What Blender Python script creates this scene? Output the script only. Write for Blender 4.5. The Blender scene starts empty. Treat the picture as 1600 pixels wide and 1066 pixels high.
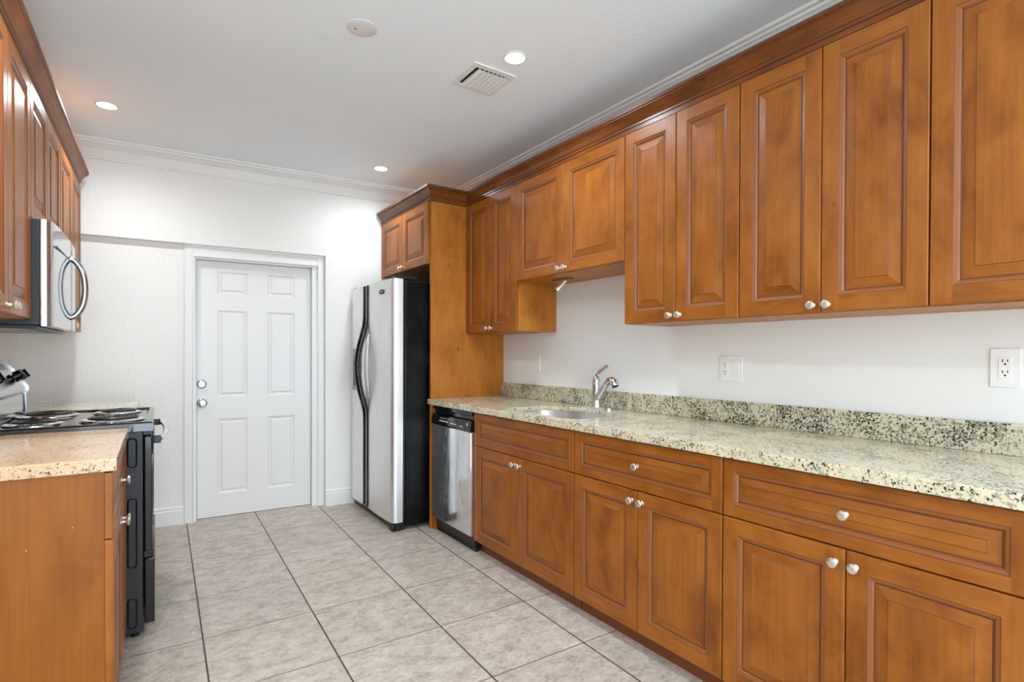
import bpy, bmesh, math, random
from mathutils import Vector, Matrix
PI = math.pi
scene = bpy.context.scene
COL = scene.collection
random.seed(7)

# ------------------------------------------------------------------ camera
F_PX, YAW, PITCH, ROLL, CAM_H, CY = 840.0, math.radians(34.45), math.radians(-0.434), math.radians(0.183), 1.2324, 26.76
cam_d = bpy.data.cameras.new('camera')
cam = bpy.data.objects.new('camera', cam_d); COL.objects.link(cam)
fw = Vector((math.sin(YAW)*math.cos(PITCH), math.cos(YAW)*math.cos(PITCH), math.sin(PITCH)))
rt = Vector((math.cos(YAW), -math.sin(YAW), 0)); up = rt.cross(fw)
r2 = math.cos(ROLL)*rt + math.sin(ROLL)*up; u2 = -math.sin(ROLL)*rt + math.cos(ROLL)*up
M = Matrix((r2, u2, -fw)).transposed().to_4x4(); M.translation = Vector((0, 0, CAM_H))
cam.matrix_world = M
cam_d.sensor_fit = 'HORIZONTAL'; cam_d.sensor_width = 36.0
cam_d.lens = F_PX/1600*36.0
cam_d.shift_y = CY/1600
cam_d.clip_start = 0.02
scene.camera = cam

# ------------------------------------------------------------------ world, exposure
world = bpy.data.worlds.new('world'); scene.world = world; world.use_nodes = True
bgn = world.node_tree.nodes['Background']
bgn.inputs[0].default_value = (0.82, 0.95, 1.08, 1); bgn.inputs[1].default_value = 5.6
LAMP = 63.0                       # watts of each downlight
scene.view_settings.view_transform = 'Standard'
scene.view_settings.look = 'None'
scene.view_settings.gamma = 1.0
scene.view_settings.exposure = 0.09
scene.view_settings.use_curve_mapping = False
scene.cycles.max_bounces = 14
scene.cycles.diffuse_bounces = 8

# ------------------------------------------------------------------ materials
def lin(c):
    return tuple(((v/255)/12.92 if v/255 <= .04045 else ((v/255+.055)/1.055)**2.4) for v in c) + (1.0,)
def new_mat(name):
    m = bpy.data.materials.new(name); m.use_nodes = True
    nt = m.node_tree; b = nt.nodes['Principled BSDF']
    return m, nt, b
def N(nt, t, **kw):
    n = nt.nodes.new(t)
    for k, v in kw.items(): setattr(n, k, v)
    return n
def coords(nt, scale=(1,1,1), rnd=True):
    tc = N(nt, 'ShaderNodeTexCoord'); mp = N(nt, 'ShaderNodeMapping')
    mp.inputs['Scale'].default_value = scale
    if rnd:
        oi = N(nt, 'ShaderNodeObjectInfo'); mu = N(nt, 'ShaderNodeMath', operation='MULTIPLY'); mu.inputs[1].default_value = 37.0
        ad = N(nt, 'ShaderNodeVectorMath', operation='ADD')
        nt.links.new(oi.outputs['Random'], mu.inputs[0])
        nt.links.new(tc.outputs['Object'], ad.inputs[0]); nt.links.new(mu.outputs[0], ad.inputs[1])
        nt.links.new(ad.outputs[0], mp.inputs[0])
    else:
        nt.links.new(tc.outputs['Object'], mp.inputs[0])
    return mp.outputs[0]
def noise(nt, vec, scale, detail=3, rough=.5, dist=0.0):
    n = N(nt, 'ShaderNodeTexNoise'); n.inputs['Scale'].default_value = scale
    n.inputs['Detail'].default_value = detail; n.inputs['Roughness'].default_value = rough; n.inputs['Distortion'].default_value = dist
    nt.links.new(vec, n.inputs['Vector']); return n.outputs['Fac']
def ramp(nt, fac, stops):
    r = N(nt, 'ShaderNodeValToRGB'); e = r.color_ramp.elements
    while len(e) < len(stops): e.new(.5)
    for i, (p, c) in enumerate(stops): e[i].position = p; e[i].color = c
    nt.links.new(fac, r.inputs[0]); return r.outputs[0]
def mix(nt, a, b, fac, blend='MIX'):
    m = N(nt, 'ShaderNodeMix', data_type='RGBA', blend_type=blend)
    for sock, v in ((m.inputs['A'], a), (m.inputs['B'], b), (m.inputs['Factor'], fac)):
        if isinstance(v, (tuple, float, int)): sock.default_value = v
        else: nt.links.new(v, sock)
    for i in m.inputs:
        pass
    return m.outputs['Result']
def mixc(nt, a, b, fac, blend='MIX'):
    m = N(nt, 'ShaderNodeMixRGB', blend_type=blend)
    for sock, v in ((m.inputs[1], a), (m.inputs[2], b), (m.inputs[0], fac)):
        if isinstance(v, (tuple, float, int)): sock.default_value = v
        else: nt.links.new(v, sock)
    return m.outputs[0]
def bump(nt, b, h, strength, dist=.01):
    n = N(nt, 'ShaderNodeBump'); n.inputs['Strength'].default_value = strength; n.inputs['Distance'].default_value = dist
    nt.links.new(h, n.inputs['Height']); nt.links.new(n.outputs[0], b.inputs['Normal'])
G = lambda v: (v, v, v, 1)
def plain(name, rgb, rough=.5, metal=0.0, spec=.5, coat=0.0):
    m, nt, b = new_mat(name)
    b.inputs['Base Color'].default_value = lin(rgb); b.inputs['Roughness'].default_value = rough
    b.inputs['Metallic'].default_value = metal; b.inputs['Specular IOR Level'].default_value = spec
    b.inputs['Coat Weight'].default_value = coat
    return m
def wood(name, dark, mid, light, axis, rough=.37, specks=False):
    """stained maple: blotchy stain, fine grain along one local axis, small knots"""
    m, nt, b = new_mat(name)
    st = [1, 1, 1]; st[axis] = .50
    blot = noise(nt, coords(nt, st), 8.5, 5, .58, .4)
    st2 = [1, 1, 1]; st2[axis] = .035
    grain = noise(nt, coords(nt, st2), 95, 3, .6)
    c1 = ramp(nt, blot, [(.28, lin(dark)), (.48, lin(mid)), (.74, lin(light))])
    g = ramp(nt, grain, [(.30, G(.80)), (.65, G(1.06))])
    c2 = mixc(nt, c1, g, .75, 'MULTIPLY')
    kn = noise(nt, coords(nt, [1, 1, .6]), 13, 2, .5)
    k = ramp(nt, kn, [(.19, G(.45)), (.255, G(1.0))])
    c3 = mixc(nt, c2, k, .8, 'MULTIPLY')
    if specks:
        sp = noise(nt, coords(nt, [1, 1, .7]), 70, 1, .4)
        s = ramp(nt, sp, [(.795, G(0)), (.81, G(1))])
        c3 = mixc(nt, c3, lin((225, 205, 180)), s)
    nt.links.new(c3, b.inputs['Base Color'])
    b.inputs['Roughness'].default_value = rough
    b.inputs['Specular IOR Level'].default_value = .30
    return m
D_, M_, L_ = (120, 65, 17), (152, 87, 27), (169, 103, 38)
WV = wood('stained_maple_vertical', D_, M_, L_, 2)
WH = wood('stained_maple_horizontal', D_, M_, L_, 0)
WG = plain('dark_glaze', (92, 50, 22), .45)
WE = plain('glazed_moulding_edge', (142, 82, 34), .35)
WS = wood('stained_side_panel', (150, 88, 28), (174, 108, 38), (190, 122, 50), 2, .38)
WSP = wood('stained_end_panel_with_paint_specks', (134, 74, 18), (146, 84, 22), (156, 92, 28), 2, .4, True)
WC = wood('stained_crown', (88, 45, 16), (118, 64, 25), (136, 78, 34), 1, .3)
TK = plain('stained_toe_board', (120, 62, 24), .45)
NICKEL = plain('brushed_nickel', (226, 218, 206), .3, .9)
CHROME = plain('chrome', (225, 227, 230), .1, 1.0)
BLACK = plain('black_plastic', (14, 14, 15), .35)
BLACKG = plain('black_gloss', (10, 10, 11), .10)
BLACKE = plain('black_enamel', (16, 16, 17), .05, 0, .9)
COILM = plain('burner_coil', (40, 40, 42), .28, .3)
HANDLE = plain('brushed_handle_metal', (168, 170, 172), .27, 1.0)
SILVER = plain('silver_trim', (206, 208, 210), .25, .7)
BLACKM = plain('dark_charcoal_metal', (30, 31, 33), .45)
WHITEP = plain('white_plastic', (236, 235, 232), .35)
WHITET = plain('white_gloss_trim', (231, 232, 229), .4)
DARK = plain('dark_void', (12, 12, 12), .8)
PRINT = plain('white_print', (225, 225, 225), .5)
CHROMEK = plain('satin_chrome', (205, 206, 208), .22, 1.0)

def stainless(name, rgb, rough, axis=2, smear=False):
    m, nt, b = new_mat(name)
    st = [1, 1, 1]; st[axis] = .02
    n = noise(nt, coords(nt, st), 260, 2, .5)
    c = ramp(nt, n, [(.3, lin([v-10 for v in rgb])), (.7, lin([min(255, v+6) for v in rgb]))])
    b.inputs['Metallic'].default_value = .92
    if smear:
        s1 = noise(nt, coords(nt, [1, 1, .45]), 16, 6, .65, .8)
        r = ramp(nt, s1, [(.38, G(.07)), (.66, G(.22))])
        nt.links.new(r, b.inputs['Roughness'])
        d = ramp(nt, s1, [(.34, G(.84)), (.5, G(1.0))])
        c = mixc(nt, c, d, 1.0, 'MULTIPLY')
    else:
        b.inputs['Roughness'].default_value = rough
    nt.links.new(c, b.inputs['Base Color'])
    return m
STEEL = stainless('stainless_door', (237, 237, 238), .40)
STEELD = stainless('stainless_dishwasher', (234, 235, 237), .16, 2, True)
STEELM = stainless('stainless_microwave', (198, 200, 202), .075, 1)
STEELS = stainless('stainless_sink', (215, 216, 216), .36, 0)

def plaster(name, rgb, tint, scale, strength):
    m, nt, b = new_mat(name)
    v = coords(nt, (1, 1, 1), False)
    big = noise(nt, v, 1.3, 2)
    c = ramp(nt, big, [(.35, lin(rgb)), (.65, lin(tint))])
    nt.links.new(c, b.inputs['Base Color'])
    b.inputs['Roughness'].default_value = .75; b.inputs['Specular IOR Level'].default_value = .25
    bump(nt, b, noise(nt, v, scale, 4, .6), strength, .006)
    return m
WALLB = plaster('textured_warm_white_wall', (236, 235, 230), (238, 237, 233), 42, .55)
WALLR = plaster('smooth_white_wall', (231, 231, 228), (233, 233, 230), 30, .10)
CEIL = plaster('textured_ceiling', (238, 247, 252), (240, 248, 253), 38, .30)

def granite(name, base1, base2, mid, dark, amt=0.0):
    m, nt, b = new_mat(name)
    v = coords(nt, (1, 1, 1), False)
    big = noise(nt, v, 9, 3, .6)
    base = ramp(nt, noise(nt, v, 34, 3, .6), [(.35, lin(base1)), (.65, lin(base2))])
    zone = ramp(nt, big, [(.34, G(-.07+.0)), (.66, G(.07))])
    n1 = noise(nt, v, 84, 3, .62, .4)
    n2 = noise(nt, v, 120, 2, .55, .5)
    ad = N(nt, 'ShaderNodeMath', operation='ADD')
    zz = N(nt, 'ShaderNodeMath', operation='MULTIPLY_ADD')
    nt.links.new(big, zz.inputs[0]); zz.inputs[1].default_value = .34; zz.inputs[2].default_value = -.17+amt
    nt.links.new(n1, ad.inputs[0]); nt.links.new(zz.outputs[0], ad.inputs[1])
    f1 = ramp(nt, ad.outputs[0], [(.53, G(0)), (.60, G(1))])
    c = mixc(nt, base, lin(mid), f1)
    ad2 = N(nt, 'ShaderNodeMath', operation='ADD')
    nt.links.new(n2, ad2.inputs[0]); nt.links.new(zz.outputs[0], ad2.inputs[1])
    f2 = ramp(nt, ad2.outputs[0], [(.585, G(0)), (.63, G(1))])
    c = mixc(nt, c, lin(dark), f2)
    nt.links.new(c, b.inputs['Base Color'])
    b.inputs['Roughness'].default_value = .13
    return m
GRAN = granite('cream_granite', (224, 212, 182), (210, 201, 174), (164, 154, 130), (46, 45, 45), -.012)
GRANS = granite('speckled_granite_backsplash', (216, 208, 180), (202, 199, 174), (152, 148, 126), (42, 44, 44), .03)
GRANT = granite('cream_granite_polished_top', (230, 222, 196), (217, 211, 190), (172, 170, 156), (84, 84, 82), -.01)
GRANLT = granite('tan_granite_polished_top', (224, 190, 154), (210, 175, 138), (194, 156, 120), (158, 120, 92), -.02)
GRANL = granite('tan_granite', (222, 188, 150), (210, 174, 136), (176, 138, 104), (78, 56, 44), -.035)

def tile_mat():
    m, nt, b = new_mat('beige_floor_tile')
    tc = N(nt, 'ShaderNodeTexCoord'); mp = N(nt, 'ShaderNodeMapping', vector_type='TEXTURE')
    mp.inputs['Location'].default_value = (.244, 4.018, 0); mp.inputs['Rotation'].default_value = (0, 0, math.radians(-1.43))
    mp.inputs['Scale'].default_value = (.4546, .4546, .4546)
    nt.links.new(tc.outputs['Object'], mp.inputs[0])
    sx = N(nt, 'ShaderNodeSeparateXYZ'); nt.links.new(mp.outputs[0], sx.inputs[0])
    def line(out, half):
        fr = N(nt, 'ShaderNodeMath', operation='PINGPONG'); fr.inputs[1].default_value = .5
        nt.links.new(out, fr.inputs[0])
        lt = N(nt, 'ShaderNodeMapRange'); lt.inputs[1].default_value = half*.7; lt.inputs[2].default_value = half*1.3
        lt.inputs[3].default_value = 1; lt.inputs[4].default_value = 0
        nt.links.new(fr.outputs[0], lt.inputs[0]); return lt.outputs[0]
    lx = line(sx.outputs[0], .0072); ly = line(sx.outputs[1], .0052)
    # the row against the back wall is one longer cut of tile: no joint beyond it
    lim = N(nt, 'ShaderNodeMath', operation='LESS_THAN'); lim.inputs[1].default_value = .5; nt.links.new(sx.outputs[1], lim.inputs[0])
    lm_ = N(nt, 'ShaderNodeMath', operation='MULTIPLY'); nt.links.new(ly, lm_.inputs[0]); nt.links.new(lim.outputs[0], lm_.inputs[1]); ly = lm_.outputs[0]
    def fl(o):
        f = N(nt, 'ShaderNodeMath', operation='FLOOR'); nt.links.new(o, f.inputs[0]); return f.outputs[0]
    cb = N(nt, 'ShaderNodeCombineXYZ'); nt.links.new(fl(sx.outputs[0]), cb.inputs[0]); nt.links.new(fl(sx.outputs[1]), cb.inputs[1])
    wn_ = N(nt, 'ShaderNodeTexWhiteNoise', noise_dimensions='3D'); nt.links.new(cb.outputs[0], wn_.inputs['Vector'])
    sc = N(nt, 'ShaderNodeVectorMath', operation='SCALE'); sc.inputs['Scale'].default_value = 9.0; nt.links.new(wn_.outputs['Color'], sc.inputs[0])
    ad = N(nt, 'ShaderNodeVectorMath', operation='ADD'); nt.links.new(tc.outputs['Object'], ad.inputs[0]); nt.links.new(sc.outputs[0], ad.inputs[1])
    st = N(nt, 'ShaderNodeMapping'); st.inputs['Scale'].default_value = (.8, 1.2, 1); nt.links.new(ad.outputs[0], st.inputs[0])
    cl1 = noise(nt, st.outputs[0], 15, 8, .70, .3); cl2 = noise(nt, st.outputs[0], 62, 4, .65)
    clm = N(nt, 'ShaderNodeMath', operation='MULTIPLY_ADD'); nt.links.new(cl2, clm.inputs[0]); clm.inputs[1].default_value = .38
    cls = N(nt, 'ShaderNodeMath', operation='MULTIPLY'); nt.links.new(cl1, cls.inputs[0]); cls.inputs[1].default_value = .62
    nt.links.new(cls.outputs[0], clm.inputs[2]); cl = clm.outputs[0]
    c = ramp(nt, cl, [(.36, lin((150, 139, 127))), (.50, lin((186, 175, 162))), (.64, lin((208, 198, 187)))])
    pv = ramp(nt, wn_.outputs['Value'], [(0, G(.93)), (1, G(1.03))])
    c = mixc(nt, c, pv, 1.0, 'MULTIPLY')
    c = mixc(nt, c, lin((98, 84, 70)), ly)
    c = mixc(nt, c, lin((70, 58, 48)), lx)
    nt.links.new(c, b.inputs['Base Color'])
    mx = N(nt, 'ShaderNodeMath', operation='MAXIMUM'); nt.links.new(lx, mx.inputs[0]); nt.links.new(ly, mx.inputs[1])
    inv = N(nt, 'ShaderNodeMath', operation='SUBTRACT'); inv.inputs[0].default_value = 1; nt.links.new(mx.outputs[0], inv.inputs[1])
    bump(nt, b, inv.outputs[0], .5, .002)
    b.inputs['Roughness'].default_value = .42; b.inputs['Specular IOR Level'].default_value = .35
    return m
TILE = tile_mat()
def emit(name, rgb, s):
    m, nt, b = new_mat(name)
    b.inputs['Base Color'].default_value = lin(rgb)
    b.inputs['Emission Color'].default_value = lin(rgb); b.inputs['Emission Strength'].default_value = s
    return m
LENS = emit('lit_downlight_lens', (255, 252, 248), 6.0)
def fridge_side():
    m, nt, b = new_mat('black_textured_refrigerator_side')
    s1 = noise(nt, coords(nt, [1, 1, .6]), 9, 6, .7, .6)
    c = ramp(nt, s1, [(.45, lin((5, 5, 6))), (.80, lin((34, 35, 36)))])
    sp = ramp(nt, noise(nt, coords(nt, [1, 1, 1]), 80, 1, .4), [(.80, G(0)), (.82, G(1))])
    c = mixc(nt, c, lin((170, 170, 170)), sp)
    nt.links.new(c, b.inputs['Base Color']); b.inputs['Roughness'].default_value = .30; b.inputs['Specular IOR Level'].default_value = .22
    return m
FSIDE = fridge_side()

# ------------------------------------------------------------------ mesh helpers
def box(bm, x0, x1, y0, y1, z0, z1, mi=0, bev=0.0, seg=2):
    x0, x1 = min(x0, x1), max(x0, x1); y0, y1 = min(y0, y1), max(y0, y1); z0, z1 = min(z0, z1), max(z0, z1)
    v = [bm.verts.new((x, y, z)) for z in (z0, z1) for y in (y0, y1) for x in (x0, x1)]
    fs = [bm.faces.new([v[i] for i in q]) for q in ((0,2,3,1),(4,5,7,6),(0,1,5,4),(2,6,7,3),(0,4,6,2),(1,3,7,5))]
    for f in fs: f.material_index = mi
    if bev:
        es = list({e for f in fs for e in f.edges})
        r = bmesh.ops.bevel(bm, geom=es, offset=bev, segments=seg, affect='EDGES', profile=.5)
        for f in r['faces']: f.material_index = mi; f.smooth = True
    return v
def prism(bm, pts, axis, a0, a1, mi=0, smooth=False):
    """extrude a 2-D outline along axis (0,1,2); pts are the other two coordinates in order"""
    def mk(p, a):
        c = list(p); c.insert(axis, a); return bm.verts.new(c)
    A = [mk(p, a0) for p in pts]; B = [mk(p, a1) for p in pts]
    n = len(pts)
    fs = [bm.faces.new(A[::-1]), bm.faces.new(B)]
    for i in range(n):
        f = bm.faces.new((A[i], A[(i+1) % n], B[(i+1) % n], B[i])); f.smooth = smooth; fs.append(f)
    for f in fs: f.material_index = mi
def lathe(bm, prof, center=(0,0,0), axis=2, seg=24, mi=0, sgn=1, smooth=True):
    """prof: (radius, height) pairs along +-axis"""
    rings = []
    for r, h in prof:
        ring = []
        for i in range(seg):
            a = 2*PI*i/seg
            c = [0, 0, 0]; o = [k for k in range(3) if k != axis]
            c[o[0]] = r*math.cos(a); c[o[1]] = r*math.sin(a); c[axis] = h*sgn
            ring.append(bm.verts.new(Vector(c)+Vector(center)))
        rings.append(ring)
    for k in range(len(rings)-1):
        for i in range(seg):
            f = bm.faces.new((rings[k][i], rings[k][(i+1) % seg], rings[k+1][(i+1) % seg], rings[k+1][i])); f.smooth = smooth; f.material_index = mi
    for ring in (rings[0], rings[-1]):
        f = bm.faces.new(ring); f.material_index = mi
def tube(bm, pts, rad, seg=12, mi=0, flat=(1, 1), upv=None):
    pts = [Vector(p) for p in pts]
    rads = rad if isinstance(rad, (list, tuple)) else [rad]*len(pts)
    rings = []
    prev = None
    for i, p in enumerate(pts):
        t = (pts[min(i+1, len(pts)-1)] - pts[max(i-1, 0)]).normalized()
        if prev is None:
            ref = Vector(upv) if upv else (Vector((0, 0, 1)) if abs(t.z) < .9 else Vector((1, 0, 0)))
            n = (ref - t*ref.dot(t)).normalized()
        else:
            n = (prev - t*prev.dot(t)).normalized()
        prev = n; bn = t.cross(n)
        rings.append([bm.verts.new(p + (n*math.cos(2*PI*k/seg)*flat[0] + bn*math.sin(2*PI*k/seg)*flat[1])*rads[i]) for k in range(seg)])
    for a, c in zip(rings, rings[1:]):
        for k in range(seg):
            f = bm.faces.new((a[k], a[(k+1) % seg], c[(k+1) % seg], c[k])); f.smooth = True; f.material_index = mi
    for r in (rings[0], rings[-1]):
        f = bm.faces.new(r); f.material_index = mi
def smoothpath(ctrl, n=8):
    """Catmull-Rom through control points"""
    P = [Vector(c) for c in ctrl]; P = [2*P[0]-P[1]] + P + [2*P[-1]-P[-2]]
    out = []
    for i in range(1, len(P)-2):
        for k in range(n):
            t = k/n
            out.append(.5*((2*P[i]) + (P[i+1]-P[i-1])*t + (2*P[i-1]-5*P[i]+4*P[i+1]-P[i+2])*t*t + (3*P[i]-P[i-1]-3*P[i+1]+P[i+2])*t**3))
    out.append(P[-2]); return out
def sweep(bm, path, prof, mi=0, mis=None):
    """prof (out, z) swept along a plan path (x, y) with mitred corners; out is to the right of travel"""
    P = [Vector((p[0], p[1])) for p in path]; cols = []
    for i, p in enumerate(P):
        dirs = []
        if i > 0: dirs.append((p-P[i-1]).normalized())
        if i < len(P)-1: dirs.append((P[i+1]-p).normalized())
        ns = [Vector((d.y, -d.x)) for d in dirs]
        n = ns[0] if len(ns) == 1 else (ns[0]+ns[1])/(1+ns[0].dot(ns[1]))
        cols.append([bm.verts.new((p.x+n.x*o, p.y+n.y*o, z)) for o, z in prof])
    m = len(prof)
    for a, c in zip(cols, cols[1:]):
        for k in range(m):
            f = bm.faces.new((a[k], a[(k+1) % m], c[(k+1) % m], c[k]))
            f.material_index = mis[k] if mis else mi
    for c in (cols[0], cols[-1]):
        f = bm.faces.new(c); f.material_index = mi
def obj(name, bm, mats, parent=None):
    bmesh.ops.recalc_face_normals(bm, faces=bm.faces)
    for e in bm.edges:
        if len(e.link_faces) == 2 and e.calc_face_angle() > .6: e.smooth = False
    me = bpy.data.meshes.new(name); bm.to_mesh(me); bm.free()
    for m in (mats if isinstance(mats, (list, tuple)) else [mats]): me.materials.append(m)
    o = bpy.data.objects.new(name, me); COL.objects.link(o)
    if parent is not None: o.parent = parent
    return o
def tag(o, label, cat, group=None):
    o['label'] = label; o['category'] = cat
    if group: o['group'] = group
    return o
def thing(name, label, cat, loc=(0,0,0), rotz=0, group=None):
    o = bpy.data.objects.new(name, None); COL.objects.link(o)
    o.location = loc; o.rotation_euler = (0, 0, rotz); o.empty_display_size = .1
    return tag(o, label, cat, group)
def struct(name, bm, m, label=None):
    o = obj(name, bm, m); o['kind'] = 'structure'
    if label: o['label'] = label
    return o
def BM(): return bmesh.new()

# ------------------------------------------------------------------ setting
CZ = 2.64                                   # ceiling height
XR = 2.288                                  # right wall face
WA = math.radians(-4.0)                     # back wall stands slightly out of square
WO = Vector((1.218, 4.425, 0))
wt = Vector((math.cos(WA), math.sin(WA), 0)); wn = Vector((-math.sin(WA), math.cos(WA), 0))
def wall_obj(name, bm, m, parent=None):
    o = obj(name, bm, m, parent)
    if parent is None: o.location = WO; o.rotation_euler = (0, 0, WA)
    return o
LA = math.radians(1.1)                      # left run direction
L0 = Vector((-.067, 2.026, 0))
lt = Vector((math.sin(LA), math.cos(LA), 0)); lo = Vector((-math.cos(LA), math.sin(LA), 0))
def LP(t, o, z=0): return L0 + lt*t + lo*o + Vector((0, 0, z))
LROT = PI/2 - LA
RROT = -PI/2

bm = BM(); box(bm, -1.1, 2.45, -3.2, 4.85, -.1, 0); struct('floor', bm, TILE)
bm = BM(); box(bm, -1.1, 2.45, -3.2, 4.85, CZ, CZ+.1); struct('ceiling', bm, CEIL)
bm = BM(); box(bm, XR, 2.45, -3.2, 4.85, 0, CZ); struct('wall_right', bm, WALLR)
bm = BM(); box(bm, -4.2, 2.9, .64, .80, 0, CZ)
o = struct('wall_left', bm, WALLR); o.location = L0; o.rotation_euler = (0, 0, LROT)
# back wall: upper part and right part stand 5 cm proud of a shallow recess that holds the door
bm = BM()
SL, SR, HZ = -2.1, 1.14, 2.018
DL, DR, DH = -.918, -.058, 1.935            # door opening
box(bm, SL, SR, 0, .3, HZ, CZ)
box(bm, -.006, SR, 0, .3, 0, HZ)
box(bm, SL, DL, .05, .3, 0, HZ)
box(bm, DL, -.006, .05, .3, DH, HZ)
box(bm, DR, -.006, .05, .3, 0, DH)
box(bm, DL, DR, .2, .3, 0, DH)
o = wall_obj('wall_back', bm, WALLB); o['kind'] = 'structure'
def baseboard(x0, x1, y, bm):
    prism(bm, [(y, 0), (y-.016, 0), (y-.016, .098), (y-.011, .104), (y-.012, .118), (y-.006, .128), (y, .130)], 0, x0, x1)
bm = BM(); baseboard(-.005, 1.0, 0, bm); o = wall_obj('baseboard_right', bm, WHITET); o['kind'] = 'structure'
bm = BM(); baseboard(-1.9, -.984, .05, bm); o = wall_obj('baseboard_left', bm, WHITET); o['kind'] = 'structure'
# door casing and jamb
bm = BM()
def casing_leg(bm, x0, x1, z1, flip=False):
    w = x1-x0
    pr = [(0, .05), (0, .034), (.12, .030), (.2, .034), (.8, .032), (.86, .026), (1, .026), (1, .05)]
    if flip: pr = [(1-a, b) for a, b in pr][::-1]
    prism(bm, [(x0+a*w, b) for a, b in pr], 2, 0, z1)
casing_leg(bm, -.983, DL, HZ)
casing_leg(bm, DR, -.008, HZ, True)
prism(bm, [(.05, 1.935), (.026, 1.935), (.026, 1.947), (.032, 1.950), (.034, 1.995), (.030, 2.0), (.03, HZ), (.05, HZ)], 0, DL, DR)
# jamb
box(bm, DL, DL+.014, .05, .2, 0, DH); box(bm, DR-.03, DR, .05, .2, 0, DH); box(bm, DL+.014, DR-.03, .05, .2, DH-.014, DH)
box(bm, DR-.042, DR-.03, .05, .098, 0, DH-.014)
o = wall_obj('trim_1', bm, WHITET); o['kind'] = 'structure'; o['label'] = 'white door casing around the entry door'
# six-panel door
def six_panel(bm, w, h, t, panels):
    xs = sorted({0, w} | {v for p in panels for v in (p[0], p[1])}); zs = sorted({0, h} | {v for p in panels for v in (p[2], p[3])})
    vd = {}
    def V(x, z, y=0):
        k = (round(x, 5), round(z, 5), round(y, 5))
        if k not in vd: vd[k] = bm.verts.new((x, y, z))
        return vd[k]
    for i in range(len(xs)-1):
        for j in range(len(zs)-1):
            cx, cz = (xs[i]+xs[i+1])/2, (zs[j]+zs[j+1])/2
            if any(p[0] < cx < p[1] and p[2] < cz < p[3] for p in panels): continue
            bm.faces.new((V(xs[i], zs[j]), V(xs[i+1], zs[j]), V(xs[i+1], zs[j+1]), V(xs[i], zs[j+1])))
    for p in panels:
        rings = [(0, 0), (.006, .002), (.012, .0065), (.022, .0075), (.032, .003), (.036, .002)]
        prev = None
        for ins, y in rings:
            c = [V(p[0]+ins, p[2]+ins, y), V(p[1]-ins, p[2]+ins, y), V(p[1]-ins, p[3]-ins, y), V(p[0]+ins, p[3]-ins, y)]
            if prev:
                for k in range(4): bm.faces.new((prev[k], prev[(k+1) % 4], c[(k+1) % 4], c[k]))
            prev = c
        bm.faces.new(prev)
    # edges and back
    B = [bm.verts.new((x, t, z)) for x, z in ((0, 0), (w, 0), (w, h), (0, h))]
    bm.faces.new(B[::-1])
    def border(pts, b0, b1):
        bm.faces.new([V(*q) for q in pts] + [b1, b0])
    border([(x, 0) for x in xs], B[0], B[1]); border([(w, z) for z in zs], B[1], B[2])
    border([(x, h) for x in xs[::-1]], B[2], B[3]); border([(0, z) for z in zs[::-1]], B[3], B[0])
bm = BM()
DX0 = DL+.016; DW = (DR-.044)-DX0
pc = [(-.768, -.562), (-.424, -.223)]
pz = [(.172, .74), (.90, 1.555), (1.675, 1.848)]
six_panel(bm, DW, 1.915, .04, [(a-DX0, b-DX0, c-.004, d-.004) for a, b in pc for c, d in pz])
door = obj('door_1', bm, plain('white_door_paint', (228, 227, 224), .38))
door.location = WO + wt*DX0 + wn*.1 + Vector((0, 0, .004)); door.rotation_euler = (0, 0, WA); door['kind'] = 'structure'
door['label'] = 'white six-panel entry door in the back wall'
bm = BM(); lathe(bm, [(.033, 0), (.033, .004), (.028, .010), (.024, .012), (.022, .022), (.020, .026), (.0, .026)][:-1], (.032, 0, .998), 1, 28, 0, -1)
box(bm, .029, .035, -.034, -.026, .986, 1.010, 0, .001)
obj('deadbolt', bm, CHROMEK, door)
bm = BM(); lathe(bm, [(.034, 0), (.034, .004), (.026, .010), (.013, .014), (.012, .030), (.022, .036), (.028, .048), (.028, .058), (.022, .066), (.010, .068)], (.034, 0, .858), 1, 28, 0, -1)
obj('door_knob', bm, CHROMEK, door)
# cornices
def cornice(z): return [(0, z-.118), (.012, z-.118), (.014, z-.106), (.018, z-.104), (.020, z-.094), (.034, z-.056), (.066, z-.030), (.076, z-.026), (.078, z-.016), (.094, z-.014), (.096, z-.0005), (0, z-.0005)]
bm = BM(); sweep(bm, [(-2.0, 0), (1.01, 0)], cornice(CZ)); o = wall_obj('trim_2', bm, WHITET); o['kind'] = 'structure'; o['label'] = 'white cornice along the back wall'
bm = BM(); sweep(bm, [(XR-.0005, 4.26), (XR-.0005, -3.0)], cornice(CZ)); o = struct('trim_3', bm, WHITET, 'white cornice above the right wall cabinets')

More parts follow.
